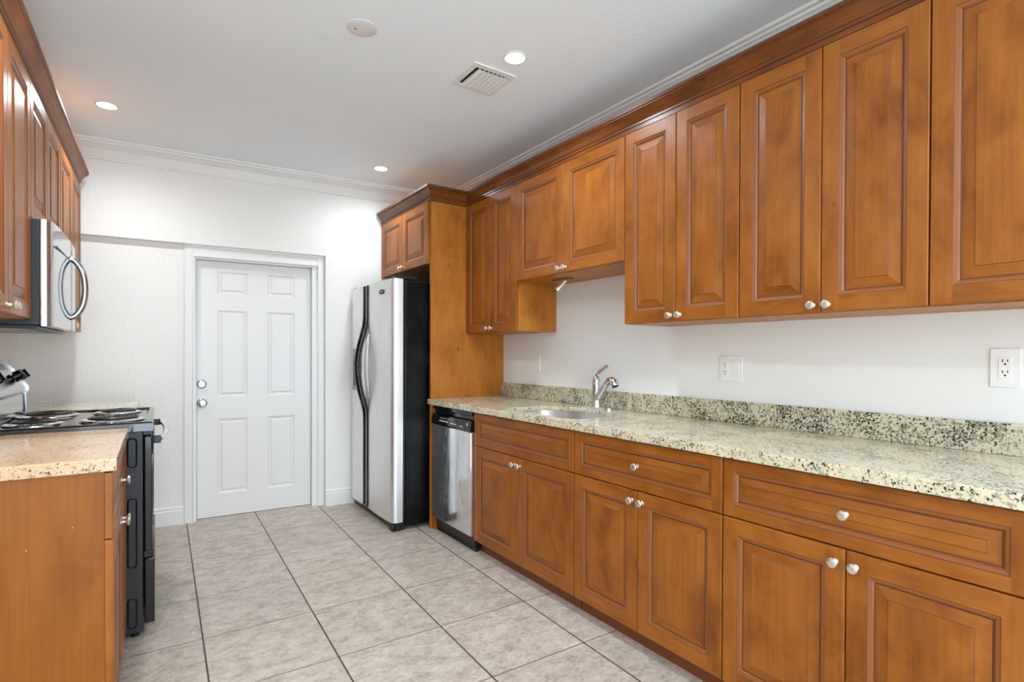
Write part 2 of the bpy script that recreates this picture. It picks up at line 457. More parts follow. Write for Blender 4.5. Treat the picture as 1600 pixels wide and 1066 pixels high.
# ------------------------------------------------------------------ cabinet parts
def ring_faces(bm, prev, c, mis):
    for k in range(4):
        f = bm.faces.new((prev[k], prev[(k+1) % 4], c[(k+1) % 4], c[k])); f.material_index = mis[k] if isinstance(mis, (list, tuple)) else mis
def raised_front(w, h, t=.019, fr=.056, bevel=.030, horiz=False):
    """raised-panel cabinet front: x 0..w, z 0..h, front face at y=-t"""
    bm = BM()
    def R(i, y): return [bm.verts.new(q) for q in ((i, y, i), (w-i, y, i), (w-i, y, h-i), (i, y, h-i))]
    back = R(0, 0); f = bm.faces.new(back)
    e0 = R(0, -t+.003); ring_faces(bm, back, e0, 0)
    e1 = R(.003, -t); ring_faces(bm, e0, e1, 0)
    fi = R(fr, -t)
    # butt-jointed stiles and rails
    T = [bm.verts.new(q) for q in ((fr, -t, .003), (w-fr, -t, .003), (w-fr, -t, h-.003), (fr, -t, h-.003))]
    if horiz or True:
        f = bm.faces.new((e1[0], T[0], fi[0], fi[3], T[3], e1[3])); f.material_index = 0
        f = bm.faces.new((e1[1], e1[2], T[2], fi[2], fi[1], T[1])); f.material_index = 0
        f = bm.faces.new((T[0], T[1], fi[1], fi[0])); f.material_index = 1
        f = bm.faces.new((fi[3], fi[2], T[2], T[3])); f.material_index = 1
    VH = [1, 0, 1, 0]
    prev = fi
    for ins, y, mi in ((fr+.0015, .0018, 2), (fr+.0045, .0030, 3), (fr+.0105, .0048, 3), (fr+.0145, .0096, 3), (fr+.0185, .0104, 2),
                       (fr+.0195+bevel, .0030, VH), (fr+.0210+bevel, .0012, 2)):
        c = R(ins, -t+y); ring_faces(bm, prev, c, mi); prev = c
    f = bm.faces.new(prev); f.material_index = 1 if horiz else 0
    return bm
FM = [WV, WH, WG, WE]
def knob_bm():
    bm = BM(); lathe(bm, [(.009, 0), (.009, .002), (.0055, .005), (.005, .014), (.009, .017), (.0145, .020), (.0152, .023), (.0135, .026), (.008, .028)], (0, 0, 0), 1, 22, 0, -1)
    return bm
_k = obj('knob', knob_bm(), NICKEL); KNOB = _k.data; bpy.data.objects.remove(_k)
def add_knob(par, x, z, t=.019):
    k = bpy.data.objects.new('knob', KNOB); COL.objects.link(k); k.parent = par; k.location = (x, -t, z); return k
def front(par, kind, x, z, w, h, knob=None, horiz=False, t=.019, **kw):
    d = obj(kind, raised_front(w, h, t, horiz=horiz, **kw), FM, par); d.location = (x, -.0008, z)
    if knob: add_knob(d, knob[0], knob[1], t)
    return d
def carcass(bm, w, d, z0, z1, top=True, th=.016, mi=0):
    box(bm, 0, th, 0, d, z0, z1, mi); box(bm, w-th, w, 0, d, z0, z1, mi)
    box(bm, th, w-th, 0, d, z0, z0+th, mi); box(bm, th, w-th, d-.008, d, z0+th, z1, mi)
    if top: box(bm, th, w-th, 0, d-.008, z1-th, z1, mi)
    else: box(bm, th, w-th, 0, .08, z1-th, z1, mi); 
def base_cabinet(label, loc, rot, w, d=.598, toe=True, group=None, drawer=True, dknob=True, nd=2, mats=None, t=.019, toe_d=.035, zt=.874, swing='L'):
    c = thing('base_cabinet', label, 'cabinet', loc, rot, group)
    bm = BM(); carcass(bm, w, d, .08, zt, False)
    obj('body', bm, mats or WS, c)
    if toe:
        bm = BM(); box(bm, .002, w-.002, toe_d, toe_d+.012, 0, .08); obj('toe_kick', bm, TK, c)
    g = .0015
    if drawer:
        dr = front(c, 'drawer', g, .668, w-2*g, .200, horiz=True, fr=.040, bevel=.024, t=t)
        if dknob: add_knob(dr, (w-2*g)/2, .100, t)
    zb, zt2 = .078, (.664 if drawer else .868)
    dw = w/nd
    for i in range(nd):
        kx = None
        if nd == 2: kx = (dw-2*g-.026) if i == 0 else .026
        else: kx = dw-2*g-.026 if swing == 'L' else .026
        front(c, 'door', i*dw+g, zb, dw-2*g, zt2-zb, (kx, zt2-zb-.042), t=t)
    return c
def wall_cabinet(label, loc, rot, w, z0, z1, d=.314, nd=2, knobs=True, group=None, mats=None, single_knob='L', splits=None):
    c = thing('wall_cabinet', label, 'cabinet', (loc[0], loc[1], z0), rot, group)
    bm = BM(); carcass(bm, w, d, 0, z1-z0); obj('body', bm, mats or WS, c)
    g = .0015; xs = splits or [w*i/nd for i in range(nd+1)]
    for i in range(nd):
        dw = xs[i+1]-xs[i]
        kx = (dw-2*g-.024) if (i == 0 and nd == 2) or (nd == 1 and single_knob == 'R') else .024
        front(c, 'door', xs[i]+g, .002, dw-2*g, z1-z0-.004, (kx, .026) if knobs else None)
    return c

# ------------------------------------------------------------------ right run
XB = 1.688+.0198                            # carcass front plane of the base cabinets
def RL(y, x): return (x, y, 0)
base_cabinet('brown raised-panel base cabinet under the sink, right of the dishwasher, false drawer without knob', RL(2.876, XB), RROT, 2.876-1.9395, .57, dknob=False, group=None)
base_cabinet('brown raised-panel base cabinet, second right of the dishwasher, single drawer knob above two doors', RL(1.938, XB), RROT, 1.938-1.1435, .57)
base_cabinet('brown raised-panel base cabinet at the right edge, under the widest drawer', RL(1.142, XB), RROT, 1.142-.335, .57)
base_cabinet('brown raised-panel base cabinet past the right edge of the view', RL(.3335, XB), RROT, .62, .57)
XU = 1.953+.0198
ZU0, ZU1, ZUS = 1.380, 2.310, 1.6925
wall_cabinet('tall narrow brown wall cabinet in the corner beside the refrigerator side panel', (XU, 3.4475), RROT, 3.4475-2.8085, ZU0, ZU1, splits=[0, .331, .639])
wall_cabinet('short brown wall cabinet high above the sink', (XU, 2.8075), RROT, 2.8075-1.8735, ZUS, ZU1, splits=[0, .4625, .934])
wall_cabinet('brown double-door wall cabinet right of the short cabinet above the sink', (XU, 1.8725), RROT, 1.8725-1.2565, ZU0, ZU1)
wall_cabinet('brown double-door wall cabinet left of the cabinet cut by the right edge', (XU, 1.2555), RROT, 1.2555-.6285, ZU0, ZU1)
wall_cabinet('brown wall cabinet cut off by the right edge of the view', (XU, .6275), RROT, .80, ZU0, ZU1)
CROWN = [(.0, .0), (.014, .0), (.014, .020), (.019, .022), (.019, .032), (.023, .036), (.034, .056), (.050, .070), (.056, .072), (.056, .078), (.062, .080), (.062, .094), (-.02, .094), (-.02, .0)]
CMI = [0, 0, 1, 0, 1, 0, 0, 0, 1, 0, 1, 0, 0, 0]
def crown(label, path, z, mat):
    bm = BM(); sweep(bm, path, [(o, z+h) for o, h in CROWN], 0, CMI)
    return tag(obj('cabinet_crown', bm, [mat, WG]), label, 'crown moulding')
FX = 1.655+.0198
crown('long brown crown moulding above the right-hand cabinets, stepping out over the refrigerator', [(FX, 4.362), (FX, 3.4485), (1.972, 3.4485), (1.972, -.17)], ZU1+.0012, WC)
# tall panel beside the refrigerator, with a filler strip
XP = 1.672
t_ = thing('tall_wood_panel', 'tall brown side panel between the refrigerator and the countertop', 'panel', (XP, 3.45, 0), 0)
bm = BM(); box(bm, 0, XR-XP-.001, 0, .019, 0, ZU1); obj('panel', bm, WS, t_)
bm = BM(); box(bm, .012, .05, -.030, -.0005, 0, .872, 0, .001); obj('filler_strip', bm, WV, t_)
# cabinet above the refrigerator
FX = 1.655+.0198
wc = wall_cabinet('small brown two-door cabinet above the refrigerator', (FX, 4.362), RROT, 4.362-3.4705, 1.868, ZU1, d=.56)

# countertop with sink cut-out
def slab(bm, outline, hole, z0, z1, ch=.005):
    """polygon slab with one optional hole, eased upper edge"""
    def loop(pts, z): return [bm.verts.new((p[0], p[1], z)) for p in pts]
    def off(pts, d):
        n = len(pts); out = []
        for i in range(n):
            a, b, c = Vector(pts[i-1]), Vector(pts[i]), Vector(pts[(i+1) % n])
            d1, d2 = (b-a).normalized(), (c-b).normalized()
            n1, n2 = Vector((-d1.y, d1.x)), Vector((-d2.y, d2.x))
            m = (n1+n2)/(1+n1.dot(n2)); out.append(tuple(b+m*d))
        return out
    loops_top, loops_bot = [], []
    for pts, sg in ((outline, 1), (hole, -1)):
        if not pts: continue
        a = loop(off(pts, ch*sg), z1); b = loop(off(pts, ch*.3*sg), z1-ch*.3); c = loop(pts, z1-ch); d = loop(pts, z0)
        n = len(pts)
        for p, q in ((a, b), (b, c), (c, d)):
            for i in range(n):
                f = bm.faces.new((p[i], p[(i+1) % n], q[(i+1) % n], q[i])); f.material_index = 1
        loops_top.append(a); loops_bot.append(d)
    for loops, mi in ((loops_top, 0), (loops_bot, 1)):
        es = []
        for l in loops:
            for i in range(len(l)):
                e = bm.edges.get((l[i], l[(i+1) % len(l)])) or bm.edges.new((l[i], l[(i+1) % len(l)])); es.append(e)
        r = bmesh.ops.triangle_fill(bm, use_beauty=True, use_dissolve=False, edges=es)
        for f in r['geom']:
            if isinstance(f, bmesh.types.BMFace): f.material_index = mi
def rounded(pts, r, n=6):
    out = []; m = len(pts)
    for i in range(m):
        a, b, c = Vector(pts[i-1]), Vector(pts[i]), Vector(pts[(i+1) % m])
        p, q = b+(a-b).normalized()*r, b+(c-b).normalized()*r
        for k in range(n+1):
            t = k/n; out.append(tuple(p*(1-t)**2 + b*2*t*(1-t) + q*t*t))
    return out
ZC = .914
SINK = rounded([(1.735, 1.975), (2.02, 1.975), (2.125, 2.12), (2.135, 2.42), (2.04, 2.61), (1.735, 2.61)], .07)
bm = BM()
slab(bm, [(1.663, -.29), (XR-.001, -.29), (XR-.001, 3.449), (1.6715, 3.449), (1.6715, 3.484), (1.663, 3.484)], SINK, .892, ZC)
box(bm, 1.663, 1.700, -.29, 3.449, .876, .892, 1); box(bm, 1.663, 1.6715, 3.449, 3.484, .876, .892, 1)
tag(obj('countertop', bm, [GRANT, GRAN]), 'long cream and black speckled granite countertop with the sink cut into it', 'countertop')
bm = BM(); box(bm, XR-.021, XR-.001, -.29, 3.449, ZC+.0005, ZC+.102, 0, .002)
tag(obj('backsplash', bm, GRANS), 'low speckled granite backsplash strip along the right wall', 'backsplash')

# sink
t_ = thing('sink', 'stainless steel undermount sink below the faucet', 'sink', (0, 0, 0))
bm = BM()
def basin(bm, outline, zt, zb):
    cx = sum(p[0] for p in outline)/len(outline); cy = sum(p[1] for p in outline)/len(outline)
    sc = lambda s: [(cx+(p[0]-cx)*s, cy+(p[1]-cy)*s) for p in outline]
    prof = [(1.055, zt), (1.03, zt), (1.01, zt-.02), (.95, zb+.05), (.90, zb+.015), (.82, zb), (.12, zb-.004)]
    prof += [(.12, zb-.008), (.84, zb-.004), (.92, zb+.012), (.97, zb+.05), (1.02, zt-.02), (1.04, zt-.004), (1.055, zt-.004)]
    L = [[bm.verts.new((p[0], p[1], z)) for p in sc(s)] for s, z in prof]
    n = len(outline)
    for a, b in zip(L, L[1:]+L[:1]):
        for i in range(n):
            f = bm.faces.new((a[i], a[(i+1) % n], b[(i+1) % n], b[i])); f.smooth = True
basin(bm, SINK, .8915, .715)
obj('basin', bm, STEELS, t_)
bm = BM(); cx = sum(p[0] for p in SINK)/len(SINK); cy = sum(p[1] for p in SINK)/len(SINK)
lathe(bm, [(.055, .0), (.055, .004), (.040, .006), (.036, .001), (.0025, .001)], (cx, cy, .712), 2, 24); obj('drain', bm, CHROME, t_)
# faucet
FY = 2.34
t_ = thing('faucet', 'chrome single-lever kitchen faucet standing behind the sink', 'faucet', (2.212, FY, ZC+.0006))
bm = BM(); ol = rounded([(-.028, -.125), (.028, -.125), (.028, .125), (-.028, .125)], .027, 8)
prism(bm, ol, 2, 0, .008); obj('base_plate', bm, CHROME, t_)
bm = BM(); lathe(bm, [(.027, .008), (.026, .02), (.0235, .04), (.0235, .13), (.0245, .15), (.022, .17), (.016, .186), (.008, .194)], (0, 0, 0), 2, 26)
obj('body', bm, CHROME, t_)
bm = BM()
tube(bm, smoothpath([(.003, 0, .178), (.002, -.012, .204), (.004, -.038, .226), (.006, -.078, .248), (.007, -.088, .252)], 6), [.013]*6+[.010]*6+[.0085]*6+[.007]*7, 12, 0, (.75, 1.15))
obj('lever', bm, CHROME, t_)
bm = BM()
tube(bm, smoothpath([(-.002, -.006, .055), (-.010, -.050, .098), (-.018, -.094, .140)], 6), [.020]*4+[.0185]*9, 16)
obj('spout', bm, CHROME, t_)
bm = BM()
sp = smoothpath([(-.0177, -.092, .138), (-.022, -.120, .160), (-.028, -.150, .170), (-.034, -.176, .163), (-.036, -.188, .140)], 5)
tube(bm, sp, [.0165, .017, .018, .019, .020, .021, .022, .0225, .023, .0235, .024, .024, .0245, .0245, .0245, .0245, .024, .0235, .023, .0225, .021][:len(sp)], 16)
obj('spray_head', bm, CHROME, t_)
bm = BM(); lathe(bm, [(.0175, 0), (.0175, .004)], (0, 0, 0), 2, 18); o = obj('spray_nozzle', bm, BLACKM, t_)
dv = (sp[-1]-sp[-2]).normalized(); o.location = sp[-1]; o.rotation_euler = dv.to_track_quat('Z', 'Y').to_euler()

# dishwasher
DY0, DY1 = 3.4185, 2.8785
t_ = thing('dishwasher', 'dishwasher with stainless door and black control strip, under the counter', 'dishwasher', (1.675, DY0, 0), RROT)
w = DY0-DY1
bm = BM(); box(bm, .004, w-.004, .03, .58, .10, .868); obj('body', bm, BLACKM, t_)
bm = BM(); box(bm, .002, w-.002, -.006, .028, .098, .745, 0, .004); obj('door', bm, STEELD, t_)
cp = BM(); prism(cp, [(.028, .748), (-.010, .748), (-.012, .756), (-.004, .815), (.016, .822), (.020, .842), (.004, .850), (.004, .868), (.028, .868)], 0, .002, w-.002)
cpo = obj('control_panel', cp, BLACKG, t_)
def mark(bm, x, z, wx, hz):
    bm = BM(); y = -.012+.008*(z-.756)/.059
    box(bm, x, x+wx, y-.0008, y+.0004, z, z+hz); obj('control_marking', bm, PRINT, cpo)
for k in range(6): mark(bm, .12+.022*k, .774, .012, .010)
for k in range(5): mark(bm, .275+.018*k, .772, .009, .007)
for k in range(5): mark(bm, .13+.028*k, .796, .014, .004)
for k in range(3): mark(bm, .40+.016*k, .768, .008, .007)
mark(bm, .490, .780, .010, .020)
bm = BM(); prism(bm, [(.050, 0), (.050, .085), (.030, .092), (.022, .092), (.035, .012), (.028, .006), (.028, 0)], 0, .004, w+.06-.08+.02); obj('toe_panel', bm, BLACK, t_)

# refrigerator
FW = .885
t_ = thing('refrigerator', 'side-by-side refrigerator with stainless doors and black side, beside the tall panel', 'refrigerator', (1.40, 4.385, 0), RROT)
bm = BM(); box(bm, .03, FW-.004, .105, .76, .03, 1.742, 0, .006); obj('body', bm, FSIDE, t_)
def fdoor(x0, x1, lr, rr, z0=.062, z1=1.752):
    """stainless door skin with rounded outer edge, plan outline extruded upward"""
    bm = BM(); pts = []
    y = lambda x: .010*((x-(x0+x1)/2)/((x1-x0)/2))**2
    if lr: pts += [(x0, .085), (x0, .034), (x0+.004, .020), (x0+.014, .013)]
    else: pts += [(x0, .085), (x0, .012)]
    n = 10
    for k in range(n+1):
        x = x0+.03+(x1-x0-.06)*k/n; pts.append((x, y(x)))
    if rr: pts += [(x1-.016, .012), (x1-.005, .022), (x1-.001, .036), (x1, .050), (x1, .085)]
    else: pts += [(x1, .012), (x1, .085)]
    prism(bm, pts, 2, z0, z1, 0, True)
    return bm
MX = .362
fd = obj('freezer_door', fdoor(0, MX-.004, True, False), STEEL, t_)
rd = obj('fridge_door', fdoor(MX+.004, FW, False, True), STEEL, t_)
bm = BM(); box(bm, .014, MX-.008, .0855, .1045, .066, 1.748); box(bm, MX+.008, FW-.012, .0855, .1045, .066, 1.748); obj('gasket', bm, BLACK, t_)
# handles: full-height black trims that bow out in the middle
HP = [(.0, 1.748), (.0, 1.62), (.004, 1.48), (.024, 1.39), (.050, 1.29), (.066, 1.20), (.069, 1.14), (.064, 1.06), (.046, .95), (.022, .86), (.004, .78), (.0, .66), (.0, .40), (.0, .07)]
def handle(xc, par, lean):
    bm = BM(); pts = smoothpath([(xc+lean*max(0, p-.006), .006-p, z) for p, z in HP], 5)
    rings = []
    for p in pts:
        rings.append([bm.verts.new((p.x+dx, p.y+dy, p.z)) for dx, dy in ((-.015, .010), (-.015, -.003), (-.011, -.008), (.011, -.008), (.015, -.003), (.015, .010))])
    for a, b in zip(rings, rings[1:]):
        for k in range(6):
            f = bm.faces.new((a[k], a[(k+1) % 6], b[(k+1) % 6], b[k])); f.smooth = True
    bm.faces.new(rings[0]); bm.faces.new(rings[-1])
    return obj('handle', bm, BLACKG, par)
h1 = handle(MX-.038, fd, -.05); h2 = handle(MX+.036, rd, .0)
# silver grip behind the right handle
bm = BM()
tube(bm, smoothpath([(MX+.072, .006, 1.385), (MX+.075, -.008, 1.33), (MX+.077, -.018, 1.22), (MX+.077, -.020, 1.14), (MX+.077, -.017, 1.05), (MX+.075, -.006, .95), (MX+.072, .006, .895)], 4),
     [.004]+[.010]*3+[.018]*17+[.010]*3+[.004], 14, 0, (1.15, .7), (1, 0, 0))
obj('grip', bm, STEEL, h2)
# dispenser
DGREY = plain('grey_dispenser_frame', (160, 161, 163), .38)
dsp = BM(); box(dsp, .072, .268, -.004, .02, 1.168, 1.272, 0, .002); dso = obj('ice_dispenser', dsp, DGREY, fd)
bm = BM(); box(bm, .074, .264, -.0012, .02, .976, 1.1675); obj('dispenser_recess', bm, BLACKG, dso)
bm = BM(); box(bm, .072, .268, -.007, .02, .942, .9755, 0, .003); obj('drip_tray', bm, DGREY, dso)
bm = BM(); box(bm, .12, .19, -.008, -.0016, 1.06, 1.12, 0, .002); obj('dispenser_paddle', bm, BLACKM, dso)
# oval badge
bm = BM(); lathe(bm, [(1, 0), (1, .7), (.93, 1.0), (.9, .8)], (0, 0, 0), 1, 32, 0, -1)
for v in bm.verts: v.co.x *= .050; v.co.z *= .017; v.co.y *= .004
for v in bm.verts: v.co += Vector((FW-.185, .0012, 1.672))
bo = obj('oval_badge', bm, BLACKM, rd)
bm = BM(); tube(bm, smoothpath([(FW-.185-.034+.0068*k, -.0022, 1.672+(.005 if k % 2 else -.004)) for k in range(11)], 3), .0012, 6); obj('badge_script', bm, CHROMEK, bo)
bm = BM(); box(bm, .0, .05, .03, .13, 1.754, 1.768, 0, .003); obj('hinge_cover', bm, BLACK, t_)
bm = BM(); box(bm, FW-.075, FW-.012, .03, .20, 1.754, 1.772, 0, .003); obj('hinge_cover', bm, BLACK, t_)
bm = BM(); box(bm, .004, FW-.012, .035, .104, .006, .058, 0, .004); obj('base_grille', bm, BLACK, t_)
bm = BM(); box(bm, FW-.075, FW-.010, .012, .0335, .0, .052, 0, .010); obj('corner_foot', bm, BLACK, t_)

# outlets on the right wall
def outlet(label, y, z, w, h, gang, blank=False):
    t = thing('outlet_plate' if not blank else 'blank_wall_plate', label, 'outlet' if not blank else 'wall plate', (XR-.0005, y+w/2, z), RROT)
    bm = BM(); box(bm, 0, w, -.006, 0, -h/2, h/2, 0, .0025); obj('plate', bm, WHITEP, t)
    for gi, kind in enumerate(gang):
        cx = w*(gi+.5)/len(gang)
        bm = BM(); box(bm, cx-.0165, cx+.0165, -.0085, -.0062, -.034, .034, 0, .001)
        d = obj('receptacle' if kind == 'o' else 'rocker_switch', bm, WHITEP, t)
        if kind == 'o':
            bm = BM()
            for sz in (.018, -.018):
                box(bm, cx-.0075, cx-.0050, -.0090, -.0083, sz+.001, sz+.010); box(bm, cx+.0050, cx+.0075, -.0090, -.0083, sz+.002, sz+.009)
                lathe(bm, [(.0030, .0083), (.0030, .0090)], (cx, 0, sz-.006), 1, 10, 0, -1)
            obj('slots', bm, DARK, d)
    return t
outlet('white double wall plate with outlet and switch, right of the faucet', 1.505, 1.166, .118, .122, ['o', 's'])
outlet('white single outlet plate on the wall near the right edge', .527, 1.193, .076, .126, ['o'])
outlet('plain white wall plate left of the faucet', 3.02, 1.172, .075, .118, [], True)

# dangling under-cabinet lamp
t_ = thing('under_cabinet_lamp', 'small metal lamp dangling under the short cabinet above the sink', 'lamp', (2.11, 2.52, ZUS-.0008))
bm = BM(); box(bm, -.018, .018, -.07, .10, -.010, 0, 0, .003); obj('mounting_bar', bm, plain('bronze_bracket', (150, 120, 84), .35, .7), t_)
bm = BM(); tube(bm, [(0, .0, -.012), (.0, .008, -.028), (.0, .020, -.034)], .006, 8); obj('arm', bm, CHROMEK, t_)
bm = BM(); lathe(bm, [(.011, 0), (.013, .01), (.014, .055), (.018, .066), (.020, .078), (.0165, .078), (.014, .066), (.012, .06)], (0, 0, 0), 2, 20)
lm = obj('lamp_head', bm, plain('pale_lamp_metal', (205, 200, 180), .3, .6), t_)
lm.location = (0, -.018, -.012); lm.rotation_euler = (Vector((-.35, .62, -.72))).to_track_quat('Z', 'Y').to_euler()
bm = BM(); lathe(bm, [(.0135, .0655), (.0135, .068)], (0, 0, 0), 2, 16); obj('bulb_socket', bm, plain('olive_glass', (70, 74, 40), .2), lm)

# ------------------------------------------------------------------ left run
def LT(t, o, z=0): v = LP(t, o, z); return (v.x, v.y, v.z)
LF = .008+.0225
def left_base(label, t0, t1, mats, nd=2):
    return base_cabinet(label, LT(t0, LF), LROT, t1-t0, .60, mats=mats, t=.0215, toe_d=.045, nd=nd)
left_base('brown base cabinet with orange-brown end panel at the left edge, before the stove', .006, .776, WSP)
left_base('brown base cabinet beyond the stove, hidden under its small countertop', 1.552, 2.42, WS)
def left_top(label, t0, t1, mat):
    bm = BM(); slab(bm, [(t0, .0), (t1, .0), (t1, .638), (t0, .638)], None, .876, ZC)
    o = tag(obj('countertop', bm, mat), label, 'countertop'); o.location = LT(0, 0); o.rotation_euler = (0, 0, LROT)
left_top('small tan granite countertop at the left edge, before the stove', -.008, .7765, [GRANLT, GRANL])
left_top('pale granite countertop strip beyond the stove', 1.5515, 2.40, [GRANT, GRAN])
LU = .310+.0198
ZL0, ZL1 = 1.362, 2.305
def left_upper(label, t0, t1, z0):
    p = LT(t0, LU); return wall_cabinet(label, p, LROT, t1-t0, z0, ZL1, d=.308)
left_upper('brown wall cabinet at the left edge, before the microwave', .008, .776, ZL0)
left_upper('short brown wall cabinet above the microwave', .778, 1.545, 1.765)
left_upper('brown wall cabinet beyond the microwave, nearest the back wall', 1.547, 2.41, ZL0)
a, b_ = LP(.008, LU), LP(2.41, LU)
bm = BM(); sweep(bm, [(0, 0), (2.405, 0)], [(o, ZL1+.0012+h) for o, h in CROWN], 0, CMI)
o = tag(obj('cabinet_crown', bm, [WH, WG]), 'brown crown moulding above the left-hand wall cabinets', 'crown moulding')
o.location = (a.x, a.y, 0); o.rotation_euler = (0, 0, LROT)

# microwave
MW = .757; MZ0, MZ1 = 1.338, 1.7635
t_ = thing('microwave', 'stainless over-the-range microwave mounted above the stove', 'microwave', LT(.783, .285), LROT)
bm = BM(); box(bm, 0, MW, 0, .345, MZ0+.004, MZ1, 0, .004); obj('body', bm, BLACKM, t_)
def curved_front(bm, x0, x1, z0, z1, rl, rr, bow=.010, t=.034):
    pts = [(x0, -.002)]
    if rl: pts += [(x0, -.016), (x0+.004, -.026), (x0+.012, -.032)]
    else: pts += [(x0, -t)]
    for k in range(1, 12):
        s = k/12; x = x0+(x1-x0)*s; pts.append((x, -t-bow*(1-((x-MW/2)/(MW/2))**2)))
    if rr: pts += [(x1-.012, -.032), (x1-.004, -.026), (x1, -.016), (x1, -.002)]
    else: pts += [(x1, -t), (x1, -.002)]
    prism(bm, pts, 2, z0, z1, 0, True)
SX = .545
bm = BM(); curved_front(bm, .0, SX-.001, MZ0, MZ1-.002, True, False); md = obj('door', bm, STEELM, t_)
bm = BM(); curved_front(bm, SX+.001, MW, MZ0, MZ1-.002, False, True); mp_ = obj('control_panel', bm, STEELM, t_)
bm = BM(); box(bm, .06, SX-.05, -.0455, -.0405, MZ1-.098, MZ1-.094); obj('door_groove', bm, BLACK, md)
bm = BM()
tube(bm, smoothpath([(SX-.040, -.036, 1.398), (SX-.040, -.060, 1.412), (SX-.040, -.086, 1.46), (SX-.040, -.096, 1.54), (SX-.040, -.086, 1.62), (SX-.040, -.060, 1.668), (SX-.040, -.036, 1.682)], 6), .0135, 14)
obj('handle', bm, HANDLE, md)
bm = BM(); box(bm, .02, MW-.02, .01, .33, MZ0-.010, MZ0+.0035, 0, .002); und = obj('underside_grille', bm, BLACK, t_)
FILT = plain('filter_mesh', (150, 150, 150), .4, .8)
for x in (.10, .42):
    bm = BM(); box(bm, x, x+.24, .06, .26, MZ0-.013, MZ0-.0102); obj('grease_filter', bm, FILT, und)

# range
RW = .762
t_ = thing('stove', 'black freestanding coil-burner stove with chrome backguard, on the left side', 'stove', LT(.783, -.050), LROT)
# local x along run, y=0 body front, y grows to the wall
bm = BM()
box(bm, 0, RW, 0, .665, .028, .893, 0, .003)
obj('body', bm, BLACKM, t_)
for z0, z1 in ((.740, .868), (.310, .610), (.050, .180)):
    bm = BM(); pts = rounded([(.020, z0), (.056, z0), (.056, z1), (.020, z1)], .0165, 5)
    ins = rounded([(.0255, z0+.0055), (.0505, z0+.0055), (.0505, z1-.0055), (.0255, z1-.0055)], .012, 5)
    A = [bm.verts.new((-.0004, p[0], p[1])) for p in pts]; B = [bm.verts.new((-.0035, .5*(p[0]+q[0]), .5*(p[1]+q[1]))) for p, q in zip(pts, ins)]; Cc = [bm.verts.new((-.0006, q[0], q[1])) for q in ins]
    n = len(A)
    for P_, Q_ in ((A, B), (B, Cc)):
        for i in range(n):
            f = bm.faces.new((P_[i], P_[(i+1) % n], Q_[(i+1) % n], Q_[i])); f.smooth = True
    obj('side_embossing', bm, BLACKG, t_)
bm = BM(); box(bm, .003, RW-.003, -.034, -.004, .372, .872, 0, .005); od = obj('oven_door', bm, BLACKG, t_)
bm = BM(); box(bm, .002, RW-.002, -.0385, -.0345, .792, .873, 0, .0015); obj('top_trim', bm, BLACK, od)
bm = BM(); box(bm, .12, RW-.12, -.0355, -.0342, .45, .70); obj('oven_window', bm, DARK, od)
for x in (.012, RW-.042):
    hb = BM(); box(hb, x, x+.030, -.066, -.0388, .837, .869, 0, .003); obj('handle_bracket', hb, BLACK, od)
bm = BM()
tube(bm, smoothpath([(.027, -.050, .853), (.034, -.062, .853), (.10, -.074, .853), (.22, -.083, .853), (RW/2, -.087, .853), (RW-.22, -.083, .853), (RW-.10, -.074, .853), (RW-.034, -.062, .853), (RW-.027, -.050, .853)], 6), .0105, 14)
obj('handle', bm, CHROME, od)
bm = BM(); box(bm, .003, RW-.003, -.042, -.004, .058, .340, 0, .005); dw_ = obj('storage_drawer', bm, BLACKG, t_)
bm = BM(); box(bm, .02, RW-.02, -.030, -.004, .342, .370); obj('drawer_pull_recess', bm, BLACK, t_)
for x in (.03, RW-.06):
    for y in (.03, .60):
        bm = BM(); lathe(bm, [(.016, 0), (.016, .028)], (x+.015, y, 0), 2, 12); obj('levelling_foot', bm, BLACK, t_)
bm = BM(); box(bm, .01, RW-.01, -.030, -.0005, .876, .893, 0, .002); obj('vent_strip', bm, BLACK, t_)
# cooktop: shallow tray with a raised lip
bm = BM()
def tray(bm, x0, x1, y0, y1, z0, z1):
    r = [(0, z0), (0, z1-.006), (.006, z1), (.020, z1), (.030, z1-.007)]
    L = []
    for i, z in r: L.append([bm.verts.new(q) for q in ((x0+i, y0+i, z), (x1-i, y0+i, z), (x1-i, y1-i, z), (x0+i, y1-i, z))])
    for a, b in zip(L, L[1:]): ring_faces(bm, a, b, 0)
    bm.faces.new(L[0]); bm.faces.new(L[-1])
tray(bm, -.001, RW+.001, -.038, .62, .8945, .934)
ct = obj('cooktop', bm, BLACKE, t_)
for bx, by, br in ((.20, .115, .098), (.565, .115, .078), (.20, .385, .078), (.565, .385, .098)):
    bm = BM(); lathe(bm, [(br+.022, .9275), (br+.022, .932), (br+.012, .936), (br+.004, .932), (br*.6, .9285), (.02, .928)], (bx, by, 0), 2, 36)
    bo = obj('burner', bm, CHROME, ct)
    bm = BM(); turns = 5.0; pts = []
    for k in range(int(turns*26)+1):
        a = 2*PI*k/26; r = br*(.20+.80*k/(turns*26)); pts.append((bx+r*math.cos(a), by+r*math.sin(a), .9415))
    tube(bm, pts, .0046, 8)
    for a in (.5, 2.6, 4.7): box(bm, bx+math.cos(a)*br*.1-.003, bx+math.cos(a)*br*.1+.003, by-.003, by+.003, .932, .938)
    obj('coil', bm, COILM, bo)
    bm = BM()
    for a in (.3, 2.4, 4.5):
        tube(bm, [(bx+.012*math.cos(a), by+.012*math.sin(a), .9345), (bx+br*math.cos(a), by+br*math.sin(a), .9345)], .0022, 6)
    obj('coil_support', bm, CHROME, bo)
